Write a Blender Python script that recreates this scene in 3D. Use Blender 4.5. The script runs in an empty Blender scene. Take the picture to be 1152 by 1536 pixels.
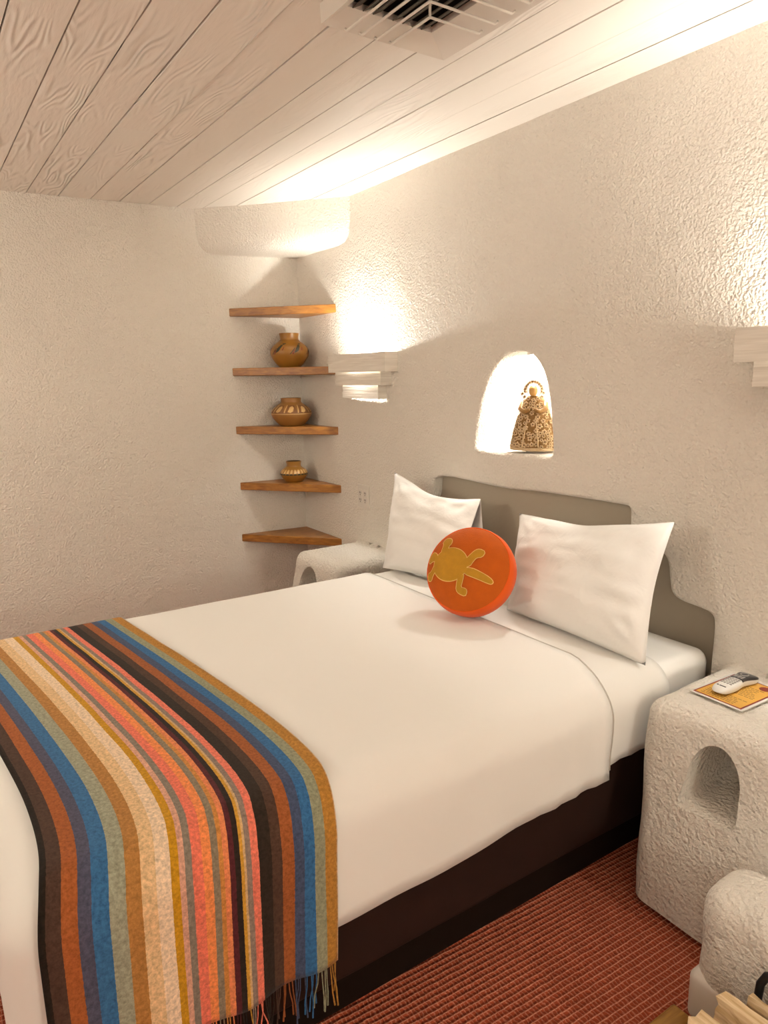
import bpy, bmesh, math, random
from mathutils import Vector, Matrix, noise
from mathutils.geometry import delaunay_2d_cdt
random.seed(7)
PI = math.pi
sc = bpy.context.scene
C = sc.collection

# ------------------------------------------------------------------ camera
cam_data = bpy.data.cameras.new('camera')
cam = bpy.data.objects.new('camera', cam_data); C.objects.link(cam)
cam_data.sensor_fit = 'VERTICAL'; cam_data.sensor_height = 36.0
cam_data.lens = 1060.0 / 1536.0 * 36.0
cam_data.clip_start = 0.02
RR = ((0.5578, -0.1479, -0.8167), (0.8298, 0.1169, 0.5456), (-0.0147, 0.9821, -0.1879))
m = Matrix(((RR[0][0], RR[0][1], -RR[0][2], 0.0),
            (RR[1][0], RR[1][1], -RR[1][2], 0.0),
            (RR[2][0], RR[2][1], -RR[2][2], 1.5),
            (0, 0, 0, 1)))
cam.matrix_world = m
sc.camera = cam

# ------------------------------------------------------------------ world, exposure
W = bpy.data.worlds.new('world'); sc.world = W; W.use_nodes = True
W.node_tree.nodes['Background'].inputs[0].default_value = (0.02, 0.018, 0.015, 1)
W.node_tree.nodes['Background'].inputs[1].default_value = 1.0
vs = sc.view_settings
vs.view_transform = 'Standard'; vs.look = 'None'; vs.gamma = 1.0; vs.use_curve_mapping = False
vs.exposure = 0.08
FILL_COL = (1.0, 0.95, 0.83)
SCONCE_COL = (1.0, 0.96, 0.87)
SCONCE_E = 1450.0
NICHE_E = 420.0
FILL_E = (70.0, 40.0, 18.0)  # strengths of the added out-of-view fill globes

# ------------------------------------------------------------------ materials
def new_mat(name):
    mt = bpy.data.materials.new(name); mt.use_nodes = True
    nt = mt.node_tree; b = nt.nodes['Principled BSDF']
    return mt, nt, b
def N(nt, typ, **kw):
    n = nt.nodes.new(typ)
    for k, v in kw.items():
        if k.startswith('i_'):
            key = k[2:]; key = int(key) if key.isdigit() else key.replace('_', ' ')
            n.inputs[key].default_value = v
        else: setattr(n, k, v)
    return n
def simple(name, col, rough=0.6, metal=0.0, var=0.0, scale=40, bump=0.0, bscale=200, sheen=0.0, spec=0.5):
    mt, nt, b = new_mat(name); L = nt.links.new
    b.inputs['Roughness'].default_value = rough; b.inputs['Metallic'].default_value = metal
    b.inputs['Specular IOR Level'].default_value = spec
    b.inputs['Sheen Weight'].default_value = sheen
    tc = N(nt, 'ShaderNodeTexCoord')
    nz = N(nt, 'ShaderNodeTexNoise', i_Scale=scale, i_Detail=4.0); L(tc.outputs['Object'], nz.inputs['Vector'])
    mx = N(nt, 'ShaderNodeMix', data_type='RGBA')
    mx.inputs[6].default_value = tuple(c * (1 - var) for c in col) + (1,)
    mx.inputs[7].default_value = tuple(min(1, c * (1 + var)) for c in col) + (1,)
    L(nz.outputs['Fac'], mx.inputs[0]); L(mx.outputs[2], b.inputs['Base Color'])
    if bump > 0:
        n2 = N(nt, 'ShaderNodeTexNoise', i_Scale=bscale, i_Detail=3.0); L(tc.outputs['Object'], n2.inputs['Vector'])
        bp = N(nt, 'ShaderNodeBump', i_Strength=bump, i_Distance=0.003)
        L(n2.outputs['Fac'], bp.inputs['Height']); L(bp.outputs[0], b.inputs['Normal'])
    return mt
def plaster(name, col, strength=0.6, s1=95.0, rough=0.62):
    mt, nt, b = new_mat(name); L = nt.links.new
    b.inputs['Roughness'].default_value = rough
    b.inputs['Specular IOR Level'].default_value = 0.4
    tc = N(nt, 'ShaderNodeTexCoord')
    nz = N(nt, 'ShaderNodeTexNoise', i_Scale=3.0, i_Detail=5.0); L(tc.outputs['Object'], nz.inputs['Vector'])
    mx = N(nt, 'ShaderNodeMix', data_type='RGBA')
    mx.inputs[6].default_value = tuple(c * 0.96 for c in col) + (1,)
    mx.inputs[7].default_value = tuple(min(1, c * 1.03) for c in col) + (1,)
    L(nz.outputs['Fac'], mx.inputs[0]); L(mx.outputs[2], b.inputs['Base Color'])
    a = N(nt, 'ShaderNodeTexNoise', i_Scale=s1, i_Detail=3.0, i_Roughness=0.55, i_Distortion=0.3); L(tc.outputs['Object'], a.inputs['Vector'])
    v = N(nt, 'ShaderNodeTexVoronoi', i_Scale=s1 * 1.25); v.feature = 'SMOOTH_F1'; L(tc.outputs['Object'], v.inputs['Vector'])
    ad = N(nt, 'ShaderNodeMath', operation='MULTIPLY_ADD'); ad.inputs[1].default_value = -0.45
    L(v.outputs['Distance'], ad.inputs[0]); L(a.outputs['Fac'], ad.inputs[2])
    c = N(nt, 'ShaderNodeTexNoise', i_Scale=14.0, i_Detail=3.0); L(tc.outputs['Object'], c.inputs['Vector'])
    ad2 = N(nt, 'ShaderNodeMath', operation='MULTIPLY_ADD'); ad2.inputs[1].default_value = 0.9
    L(c.outputs['Fac'], ad2.inputs[0]); L(ad.outputs[0], ad2.inputs[2])
    bp = N(nt, 'ShaderNodeBump', i_Strength=strength, i_Distance=0.013)
    L(ad2.outputs[0], bp.inputs['Height']); L(bp.outputs[0], b.inputs['Normal'])
    return mt
def board_mat(name, col, strength, dist):
    mt, nt, b = new_mat(name); L = nt.links.new
    b.inputs['Roughness'].default_value = 0.5; b.inputs['Specular IOR Level'].default_value = 0.4
    tc = N(nt, 'ShaderNodeTexCoord'); oi = N(nt, 'ShaderNodeObjectInfo')
    mul = N(nt, 'ShaderNodeMath', operation='MULTIPLY'); mul.inputs[1].default_value = 37.0
    L(oi.outputs['Random'], mul.inputs[0])
    add = N(nt, 'ShaderNodeVectorMath', operation='ADD'); L(tc.outputs['Object'], add.inputs[0]); L(mul.outputs[0], add.inputs[1])
    mp = N(nt, 'ShaderNodeMapping'); mp.inputs['Scale'].default_value = (0.16, 1.0, 1.0); L(add.outputs[0], mp.inputs['Vector'])
    lo = N(nt, 'ShaderNodeTexNoise', i_Scale=6.0, i_Detail=2.0); L(mp.outputs[0], lo.inputs['Vector'])
    wv = N(nt, 'ShaderNodeMath', operation='MULTIPLY'); wv.inputs[1].default_value = 130.0; L(lo.outputs['Fac'], wv.inputs[0])
    sn = N(nt, 'ShaderNodeMath', operation='SINE'); L(wv.outputs[0], sn.inputs[0])
    msk = N(nt, 'ShaderNodeTexNoise', i_Scale=2.2, i_Detail=2.0); L(add.outputs[0], msk.inputs['Vector'])
    mr = N(nt, 'ShaderNodeMapRange'); mr.inputs[1].default_value = 0.42; mr.inputs[2].default_value = 0.62; L(msk.outputs['Fac'], mr.inputs[0])
    pr = N(nt, 'ShaderNodeMath', operation='MULTIPLY'); L(sn.outputs[0], pr.inputs[0]); L(mr.outputs[0], pr.inputs[1])
    fn = N(nt, 'ShaderNodeTexNoise', i_Scale=70.0, i_Detail=3.0); L(mp.outputs[0], fn.inputs['Vector'])
    ad = N(nt, 'ShaderNodeMath', operation='MULTIPLY_ADD'); ad.inputs[1].default_value = 0.7
    L(fn.outputs['Fac'], ad.inputs[0]); L(pr.outputs[0], ad.inputs[2])
    bp = N(nt, 'ShaderNodeBump', i_Strength=strength, i_Distance=dist); L(ad.outputs[0], bp.inputs['Height']); L(bp.outputs[0], b.inputs['Normal'])
    b.inputs['Base Color'].default_value = tuple(col) + (1,)
    return mt
def wood(name, c1, c2, rough=0.4, axis=(1, 8, 8), scale=6, bump=0.15):
    mt, nt, b = new_mat(name); L = nt.links.new
    b.inputs['Roughness'].default_value = rough
    tc = N(nt, 'ShaderNodeTexCoord'); mp = N(nt, 'ShaderNodeMapping'); mp.inputs['Scale'].default_value = axis
    L(tc.outputs['Object'], mp.inputs['Vector'])
    nz = N(nt, 'ShaderNodeTexNoise', i_Scale=scale, i_Detail=6.0, i_Distortion=0.6); L(mp.outputs[0], nz.inputs['Vector'])
    cr = N(nt, 'ShaderNodeValToRGB'); cr.color_ramp.elements[0].position = 0.3; cr.color_ramp.elements[1].position = 0.7
    cr.color_ramp.elements[0].color = tuple(c1) + (1,); cr.color_ramp.elements[1].color = tuple(c2) + (1,)
    L(nz.outputs['Fac'], cr.inputs[0]); L(cr.outputs[0], b.inputs['Base Color'])
    bp = N(nt, 'ShaderNodeBump', i_Strength=bump, i_Distance=0.002); L(nz.outputs['Fac'], bp.inputs['Height']); L(bp.outputs[0], b.inputs['Normal'])
    return mt
def emit(name, col, s):
    mt, nt, b = new_mat(name)
    b.inputs['Base Color'].default_value = (0.9, 0.85, 0.75, 1)
    b.inputs['Emission Color'].default_value = tuple(col) + (1,); b.inputs['Emission Strength'].default_value = s
    return mt
def linen(name, col, wr=0.25, scale=9.0):
    mt, nt, b = new_mat(name); L = nt.links.new
    b.inputs['Base Color'].default_value = tuple(col) + (1,); b.inputs['Roughness'].default_value = 0.75
    b.inputs['Sheen Weight'].default_value = 0.15
    b.inputs['Specular IOR Level'].default_value = 0.25
    tc = N(nt, 'ShaderNodeTexCoord')
    a = N(nt, 'ShaderNodeTexNoise', i_Scale=scale, i_Detail=4.0, i_Distortion=0.4); L(tc.outputs['Object'], a.inputs['Vector'])
    bp = N(nt, 'ShaderNodeBump', i_Strength=wr, i_Distance=0.02); L(a.outputs['Fac'], bp.inputs['Height'])
    f = N(nt, 'ShaderNodeTexNoise', i_Scale=700.0, i_Detail=1.0); L(tc.outputs['Object'], f.inputs['Vector'])
    b2 = N(nt, 'ShaderNodeBump', i_Strength=0.08, i_Distance=0.001); L(f.outputs['Fac'], b2.inputs['Height']); L(bp.outputs[0], b2.inputs['Normal'])
    L(b2.outputs[0], b.inputs['Normal'])
    return mt

PLAST = (0.80, 0.745, 0.665)
M = {}
M['wall'] = plaster('white_plaster', PLAST, 0.8)
M['stand'] = plaster('rough_white_plaster', PLAST, 0.95, 85.0)
M['niche'] = plaster('niche_plaster', (0.86, 0.83, 0.77), 0.4)
M['taupe'] = plaster('taupe_paint', (0.42, 0.36, 0.28), 0.12, 50.0, 0.75)
M['board'] = board_mat('painted_board', (0.86, 0.81, 0.74), 0.4, 0.0022)
M['board_rough'] = board_mat('weathered_painted_board', (0.86, 0.80, 0.725), 0.9, 0.0034)
M['gap'] = simple('dark_joint', (0.035, 0.024, 0.015), 0.9)
M['shelf'] = wood('honey_wood', (0.22, 0.082, 0.012), (0.42, 0.175, 0.03), 0.38, (3, 3, 14), 5)
M['sconce'] = wood('whitewashed_wood', (0.66, 0.60, 0.52), (0.84, 0.79, 0.71), 0.6, (1, 1, 22), 5, 0.5)
M['linen'] = linen('white_linen', (0.87, 0.85, 0.81), 0.12, 6.0)
M['cover'] = linen('white_cotton_cover', (0.88, 0.855, 0.815), 0.10, 5.0)
M['pillow'] = linen('white_pillowcase', (0.86, 0.835, 0.80), 0.30, 11.0)
M['hem'] = simple('shadow_grey_piping', (0.50, 0.46, 0.41), 0.8)  # darker than the cover, shade of the edge gap put into the colour
M['base'] = simple('dark_brown_fabric', (0.026, 0.010, 0.0065), 0.9, var=0.25, scale=8, bump=0.3, bscale=500, spec=0.2)
M['plinth'] = simple('dark_bed_plinth', (0.012, 0.006, 0.004), 0.95, spec=0.1)
M['orange'] = simple('burnt_orange_velvet', (0.52, 0.098, 0.005), 0.85, var=0.14, scale=30, bump=0.6, bscale=260, sheen=0.08, spec=.2)
M['orange_band'] = simple('bright_orange_velvet', (0.76, 0.10, 0.004), 0.8, var=0.05, sheen=0.12, spec=.2)
M['mustard'] = simple('mustard_embroidery', (0.50, 0.235, 0.008), 0.85, var=0.15, scale=60, bump=0.7, bscale=330)
M['thread'] = simple('pale_yellow_stitching', (0.80, 0.52, 0.16), 0.8, bump=0.5, bscale=400)
M['pot'] = simple('golden_brown_clay', (0.29, 0.13, 0.02), 0.33, var=0.3, scale=9)
M['pot2'] = simple('tan_clay', (0.28, 0.125, 0.028), 0.4, var=0.25, scale=9)
M['pot_dark'] = simple('pot_interior', (0.10, 0.05, 0.015), 0.7)
M['paint_black'] = simple('black_slip', (0.03, 0.03, 0.018), 0.5)
M['paint_red'] = simple('red_slip', (0.20, 0.035, 0.012), 0.5)
M['paint_tan'] = simple('pale_slip', (0.58, 0.36, 0.14), 0.5)
M['paint_brown'] = simple('brown_slip', (0.19, 0.075, 0.018), 0.5)
M['gold'] = simple('antique_gold_straw', (0.27, 0.135, 0.03), 0.5, var=0.3, scale=60, bump=0.5, bscale=240)
M['cream'] = simple('cream_florets', (0.62, 0.44, 0.25), 0.6, var=0.2, scale=90)
M['gold_dark'] = simple('dark_floret_centre', (0.16, 0.075, 0.02), 0.6)
M['face'] = simple('tan_clay_face', (0.50, 0.27, 0.08), 0.5)
M['white_metal'] = simple('white_enamel', (0.78, 0.73, 0.66), 0.4, bump=0.0)
M['louver'] = simple('sooty_louver', (0.10, 0.085, 0.065), 0.7, var=0.6, scale=20)
M['vent_dark'] = simple('vent_cavity', (0.012, 0.011, 0.01), 0.95)
M['plastic'] = simple('white_plastic', (0.74, 0.69, 0.62), 0.35)
M['slot'] = simple('dark_slot', (0.03, 0.025, 0.02), 0.6)
M['remote_w'] = simple('pale_grey_plastic', (0.72, 0.70, 0.66), 0.35)
M['remote_d'] = simple('charcoal_plastic', (0.035, 0.033, 0.035), 0.3)
M['remote_key'] = simple('grey_key', (0.36, 0.34, 0.32), 0.5)
M['card_white'] = simple('laminate_margin', (0.78, 0.76, 0.72), 0.2)
M['card_red'] = simple('maroon_print', (0.24, 0.022, 0.016), 0.4)
M['card_yel'] = simple('yellow_print', (0.72, 0.40, 0.07), 0.4, var=0.1, scale=20)
M['card_ink'] = simple('brown_ink', (0.20, 0.10, 0.03), 0.5)
M['log'] = wood('split_firewood', (0.50, 0.32, 0.15), (0.78, 0.60, 0.38), 0.8, (1.2, 14, 14), 7, 0.8)
M['log_end'] = wood('firewood_end_grain', (0.66, 0.50, 0.30), (0.84, 0.70, 0.48), 0.8, (8, 8, 8), 6, 0.6)
M['iron'] = simple('black_iron', (0.012, 0.012, 0.014), 0.45, 0.3, bump=0.2, bscale=60)
M['threshold'] = wood('varnished_threshold', (0.26, 0.11, 0.015), (0.48, 0.25, 0.04), 0.35, (14, 2, 14), 6)
M['hearth'] = simple('brown_hearth_tile', (0.17, 0.085, 0.045), 0.6, var=0.3, scale=14, bump=0.3, bscale=60)
M['bulb'] = emit('lamp_glow', SCONCE_COL, SCONCE_E)
M['niche_bulb'] = emit('niche_lamp_glow', SCONCE_COL, NICHE_E)
M['globe'] = emit('added_fill_glow', FILL_COL, FILL_E[0])  # this and the next two glow on the added fill lights
M['globe2'] = emit('dim_added_fill_glow', FILL_COL, FILL_E[1])
M['globe3'] = emit('faint_added_fill_glow', FILL_COL, FILL_E[2])

def carpet_mat():
    mt, nt, b = new_mat('ribbed_red_carpet'); L = nt.links.new
    b.inputs['Roughness'].default_value = 0.95; b.inputs['Specular IOR Level'].default_value = 0.1
    tc = N(nt, 'ShaderNodeTexCoord')
    mp = N(nt, 'ShaderNodeMapping'); mp.inputs['Rotation'].default_value = (0, 0, math.radians(3.1)); L(tc.outputs['Object'], mp.inputs['Vector'])
    wob = N(nt, 'ShaderNodeTexNoise', i_Scale=30.0, i_Detail=2.0); L(mp.outputs[0], wob.inputs['Vector'])
    sx = N(nt, 'ShaderNodeSeparateXYZ'); L(mp.outputs[0], sx.inputs[0])
    mw = N(nt, 'ShaderNodeMath', operation='MULTIPLY_ADD'); mw.inputs[1].default_value = 0.005
    L(wob.outputs['Fac'], mw.inputs[0]); L(sx.outputs['X'], mw.inputs[2])
    k = N(nt, 'ShaderNodeMath', operation='MULTIPLY'); k.inputs[1].default_value = 2 * PI / 0.0163; L(mw.outputs[0], k.inputs[0])
    sn = N(nt, 'ShaderNodeMath', operation='SINE'); L(k.outputs[0], sn.inputs[0])
    # loops along each rib
    ky = N(nt, 'ShaderNodeMath', operation='MULTIPLY'); ky.inputs[1].default_value = 2 * PI / 0.011; L(sx.outputs['Y'], ky.inputs[0])
    off = N(nt, 'ShaderNodeTexNoise', i_Scale=55.0, i_Detail=2.0); L(mp.outputs[0], off.inputs['Vector'])
    ko = N(nt, 'ShaderNodeMath', operation='MULTIPLY_ADD'); ko.inputs[1].default_value = 9.0; L(off.outputs['Fac'], ko.inputs[0]); L(ky.outputs[0], ko.inputs[2])
    sy = N(nt, 'ShaderNodeMath', operation='SINE'); L(ko.outputs[0], sy.inputs[0])
    line = N(nt, 'ShaderNodeMapRange'); line.inputs[1].default_value = 0.72; line.inputs[2].default_value = 1.0; L(sn.outputs[0], line.inputs[0])
    nub = N(nt, 'ShaderNodeMapRange'); nub.inputs[1].default_value = 0.3; nub.inputs[2].default_value = 1.0; nub.inputs[4].default_value = 0.42; L(sy.outputs[0], nub.inputs[0])
    mxx = N(nt, 'ShaderNodeMath', operation='MAXIMUM'); L(line.outputs[0], mxx.inputs[0]); L(nub.outputs[0], mxx.inputs[1])
    spk = N(nt, 'ShaderNodeTexNoise', i_Scale=260.0, i_Detail=2.0); L(tc.outputs['Object'], spk.inputs['Vector'])
    mm = N(nt, 'ShaderNodeMath', operation='MULTIPLY'); L(mxx.outputs[0], mm.inputs[0]); L(spk.outputs['Fac'], mm.inputs[1])
    mx = N(nt, 'ShaderNodeMix', data_type='RGBA'); mx.inputs[6].default_value = (0.33, 0.060, 0.026, 1); mx.inputs[7].default_value = (1.0, 0.50, 0.32, 1)
    L(mm.outputs[0], mx.inputs[0]); L(mx.outputs[2], b.inputs['Base Color'])
    hs = N(nt, 'ShaderNodeMath', operation='MULTIPLY_ADD'); hs.inputs[1].default_value = 0.5; L(sy.outputs[0], hs.inputs[0]); L(sn.outputs[0], hs.inputs[2])
    bp = N(nt, 'ShaderNodeBump', i_Strength=0.8, i_Distance=0.003); L(hs.outputs[0], bp.inputs['Height']); L(bp.outputs[0], b.inputs['Normal'])
    return mt
M['carpet'] = carpet_mat()

STRIPES = [(0.0, (0.02, 0.014, 0.01)), (0.0175, (0.075, 0.04, 0.028)), (0.0599, (0.36, 0.105, 0.03)), (0.1057, (0.085, 0.085, 0.13)),
 (0.1481, (0.045, 0.15, 0.32)), (0.1989, (0.33, 0.33, 0.24)), (0.2487, (0.43, 0.20, 0.055)), (0.2948, (0.74, 0.50, 0.27)),
 (0.3422, (0.80, 0.61, 0.43)), (0.3881, (0.55, 0.27, 0.015)), (0.4157, (0.66, 0.35, 0.25)), (0.4353, (0.25, 0.205, 0.16)),
 (0.4607, (0.80, 0.19, 0.12)), (0.493, (0.84, 0.27, 0.09)), (0.5245, (0.26, 0.205, 0.14)), (0.5483, (0.58, 0.24, 0.06)), (0.566, (0.74, 0.24, 0.10)),
 (0.5844, (0.10, 0.022, 0.026)), (0.6028, (0.028, 0.02, 0.016)), (0.6244, (0.58, 0.30, 0.04)), (0.634, (0.62, 0.40, 0.20)), (0.6432, (0.27, 0.20, 0.16)),
 (0.6621, (0.78, 0.20, 0.13)), (0.6909, (0.032, 0.022, 0.016)), (0.7364, (0.08, 0.042, 0.028)), (0.7764, (0.33, 0.10, 0.03)),
 (0.8205, (0.065, 0.085, 0.15)), (0.8622, (0.04, 0.14, 0.31)), (0.9047, (0.29, 0.29, 0.19)), (0.9482, (0.45, 0.21, 0.04)), (0.993, (0.70, 0.5, 0.3))]
def blanket_mat():
    mt, nt, b = new_mat('striped_wool'); L = nt.links.new
    b.inputs['Roughness'].default_value = 0.9; b.inputs['Sheen Weight'].default_value = 0.06; b.inputs['Specular IOR Level'].default_value = 0.1
    uv = N(nt, 'ShaderNodeUVMap'); sp = N(nt, 'ShaderNodeSeparateXYZ'); L(uv.outputs[0], sp.inputs[0])
    wn = N(nt, 'ShaderNodeTexNoise', i_Scale=160.0, i_Detail=2.0); L(uv.outputs[0], wn.inputs['Vector'])
    ma = N(nt, 'ShaderNodeMath', operation='MULTIPLY_ADD'); ma.inputs[1].default_value = 0.005; L(wn.outputs['Fac'], ma.inputs[0]); L(sp.outputs['X'], ma.inputs[2])
    su = N(nt, 'ShaderNodeMath', operation='SUBTRACT'); su.inputs[1].default_value = 0.0025; L(ma.outputs[0], su.inputs[0])
    cr = N(nt, 'ShaderNodeValToRGB'); r = cr.color_ramp; r.interpolation = 'CONSTANT'
    while len(r.elements) < len(STRIPES): r.elements.new(1.0)
    for e, (p, c) in zip(r.elements, STRIPES):
        e.position = p; e.color = c + (1,)
    L(su.outputs[0], cr.inputs[0])
    tc = N(nt, 'ShaderNodeTexCoord')
    mp = N(nt, 'ShaderNodeMapping'); mp.inputs['Scale'].default_value = (1, 1, 1); L(tc.outputs['Object'], mp.inputs['Vector'])
    f = N(nt, 'ShaderNodeTexNoise', i_Scale=130.0, i_Detail=5.0, i_Roughness=0.7); L(mp.outputs[0], f.inputs['Vector'])
    mr = N(nt, 'ShaderNodeMapRange'); mr.inputs[1].default_value = 0.25; mr.inputs[2].default_value = 0.75; mr.inputs[3].default_value = 0.55; mr.inputs[4].default_value = 1.4
    L(f.outputs['Fac'], mr.inputs[0])
    mu = N(nt, 'ShaderNodeVectorMath', operation='SCALE'); L(cr.outputs[0], mu.inputs[0]); L(mr.outputs[0], mu.inputs['Scale'])
    L(mu.outputs[0], b.inputs['Base Color'])
    bp = N(nt, 'ShaderNodeBump', i_Strength=0.5, i_Distance=0.002); L(f.outputs['Fac'], bp.inputs['Height']); L(bp.outputs[0], b.inputs['Normal'])
    return mt
M['blanket'] = blanket_mat()

# ------------------------------------------------------------------ helpers
def tag(o, label=None, cat=None, group=None, kind=None):
    if label: o['label'] = label
    if cat: o['category'] = cat
    if group: o['group'] = group
    if kind: o['kind'] = kind
    return o
def mk(name, vf, mat, parent=None, smooth=True, angle=None):
    v, f = vf
    me = bpy.data.meshes.new(name); me.from_pydata([tuple(p) for p in v], [], f)
    bm = bmesh.new(); bm.from_mesh(me); bmesh.ops.remove_doubles(bm, verts=bm.verts, dist=1e-6)
    bmesh.ops.recalc_face_normals(bm, faces=bm.faces); bm.to_mesh(me); bm.free()
    o = bpy.data.objects.new(name, me); C.objects.link(o)
    for mt in (mat if isinstance(mat, (list, tuple)) else [mat]): me.materials.append(M[mt] if isinstance(mt, str) else mt)
    if smooth:
        me.polygons.foreach_set('use_smooth', [True] * len(me.polygons))
        if angle: me.set_sharp_from_angle(angle=math.radians(angle))
    if parent: o.parent = parent
    return o
def empty(name, loc=(0, 0, 0), rz=0.0):
    o = bpy.data.objects.new(name, None); C.objects.link(o); o.location = loc; o.rotation_euler = (0, 0, rz); o.empty_display_size = 0.1
    return o
def join(*parts):
    V, F = [], []
    for v, f in parts:
        k = len(V); V += list(v); F += [tuple(i + k for i in q) for q in f]
    return V, F
def xf(vf, mat): return [mat @ Vector(p) for p in vf[0]], vf[1]
def fmap(vf, fn): return [Vector(fn(Vector(p))) for p in vf[0]], vf[1]
def box(lo, hi):
    x0, y0, z0 = lo; x1, y1, z1 = hi
    v = [(x0, y0, z0), (x1, y0, z0), (x1, y1, z0), (x0, y1, z0), (x0, y0, z1), (x1, y0, z1), (x1, y1, z1), (x0, y1, z1)]
    return [Vector(p) for p in v], [(0, 3, 2, 1), (4, 5, 6, 7), (0, 1, 5, 4), (1, 2, 6, 5), (2, 3, 7, 6), (3, 0, 4, 7)]
def axis_samples(a, b, r, step, m):
    out = [a + r * (1 - math.tan(PI / 4 * (1 - i / m))) for i in range(m)]
    n = max(1, int(round((b - a - 2 * r) / step)))
    out += [a + r + (b - a - 2 * r) * i / n for i in range(n + 1)]
    out += [b - r + r * math.tan(PI / 4 * (i / m)) for i in range(1, m + 1)]
    return out
def rbox(lo, hi, r, step=0.05, mseg=4, skip=()):
    """rounded box with a dense skin; skip: faces left off, like 'z-' 'y+'"""
    A = [axis_samples(lo[i], hi[i], r, step, mseg) for i in range(3)]
    V, F = [], []
    def rnd(p):
        q = Vector([min(max(p[i], lo[i] + r), hi[i] - r) for i in range(3)])
        d = Vector(p) - q
        return q + d.normalized() * r if d.length > 1e-9 else Vector(p)
    for ax in range(3):
        u, w = (ax + 1) % 3, (ax + 2) % 3
        for s in (0, 1):
            if 'xyz'[ax] + '-+'[s] in skip: continue
            k = len(V); nu, nw = len(A[u]), len(A[w])
            for i in range(nu):
                for j in range(nw):
                    p = [0, 0, 0]; p[ax] = (lo, hi)[s][ax]; p[u] = A[u][i]; p[w] = A[w][j]
                    V.append(rnd(p))
            for i in range(nu - 1):
                for j in range(nw - 1):
                    q = (k + i * nw + j, k + (i + 1) * nw + j, k + (i + 1) * nw + j + 1, k + i * nw + j + 1)
                    F.append(q if s else q[::-1])
    return V, F
def cut(vf, keep):
    v, f = vf
    f2 = [q for q in f if keep(sum((Vector(v[i]) for i in q), Vector()) / len(q))]
    used = sorted({i for q in f2 for i in q}); mp = {i: k for k, i in enumerate(used)}
    return [v[i] for i in used], [tuple(mp[i] for i in q) for q in f2]
def lathe(prof, n=32, ang0=0.0):
    V, F = [], []
    for r, z in prof:
        for i in range(n):
            a = ang0 + 2 * PI * i / n; V.append(Vector((r * math.cos(a), r * math.sin(a), z)))
    for k in range(len(prof) - 1):
        for i in range(n):
            j = (i + 1) % n; F.append((k * n + i, k * n + j, (k + 1) * n + j, (k + 1) * n + i))
    return V, F
def tube(path, r, n=8, cap=True):
    P = [Vector(p) for p in path]; V, F = [], []; up = None
    for i, p in enumerate(P):
        t = (P[min(i + 1, len(P) - 1)] - P[max(i - 1, 0)]).normalized()
        if up is None:
            up = Vector((0, 0, 1)) if abs(t.z) < 0.9 else Vector((1, 0, 0))
        a = t.cross(up).normalized(); b = a.cross(t).normalized(); up = b
        rr = r[i] if isinstance(r, (list, tuple)) else r
        for k in range(n):
            g = 2 * PI * k / n; V.append(p + a * math.cos(g) * rr + b * math.sin(g) * rr)
    for i in range(len(P) - 1):
        for k in range(n):
            j = (k + 1) % n; F.append((i * n + k, i * n + j, (i + 1) * n + j, (i + 1) * n + k))
    if cap:
        F.append(tuple(range(n))[::-1]); F.append(tuple((len(P) - 1) * n + k for k in range(n)))
    return V, F
def loft(rings, closed=True, cap0=False, cap1=False):
    V, F = [], []; n = len(rings[0])
    for rg in rings: V += [Vector(p) for p in rg]
    for k in range(len(rings) - 1):
        for i in range(n if closed else n - 1):
            j = (i + 1) % n; F.append((k * n + i, k * n + j, (k + 1) * n + j, (k + 1) * n + i))
    if cap0: F.append(tuple(range(n))[::-1])
    if cap1: F.append(tuple((len(rings) - 1) * n + i for i in range(n)))
    return V, F
def chaikin(p, n=2, closed=False):
    for _ in range(n):
        q = []
        L = len(p)
        if not closed: q.append(p[0])
        for i in range(L if closed else L - 1):
            a, b = p[i], p[(i + 1) % L]
            q.append((a[0] * .75 + b[0] * .25, a[1] * .75 + b[1] * .25)); q.append((a[0] * .25 + b[0] * .75, a[1] * .25 + b[1] * .75))
        if not closed: q.append(p[-1])
        p = q
    return p
def resample(p, step, closed=False):
    q = list(p) + ([p[0]] if closed else [])
    out = [q[0]]
    for a, b in zip(q, q[1:]):
        L = math.dist(a, b); n = max(1, int(L / step))
        for i in range(1, n + 1): out.append((a[0] + (b[0] - a[0]) * i / n, a[1] + (b[1] - a[1]) * i / n))
    if closed: out.pop()
    return out
def offset(p, d, closed=False):
    out = []; n = len(p)
    for i in range(n):
        a = p[(i - 1) % n] if closed or i > 0 else p[i]; b = p[(i + 1) % n] if closed or i < n - 1 else p[i]
        tx, ty = b[0] - a[0], b[1] - a[1]; l = math.hypot(tx, ty) or 1
        out.append((p[i][0] + ty / l * d, p[i][1] - tx / l * d))
    return out
def inside(pt, poly):
    x, y = pt; r = False; n = len(poly)
    for i in range(n):
        x1, y1 = poly[i]; x2, y2 = poly[(i + 1) % n]
        if (y1 > y) != (y2 > y) and x < (x2 - x1) * (y - y1) / (y2 - y1) + x1: r = not r
    return r
def area(p): return 0.5 * sum(p[i][0] * p[(i + 1) % len(p)][1] - p[(i + 1) % len(p)][0] * p[i][1] for i in range(len(p)))
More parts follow.
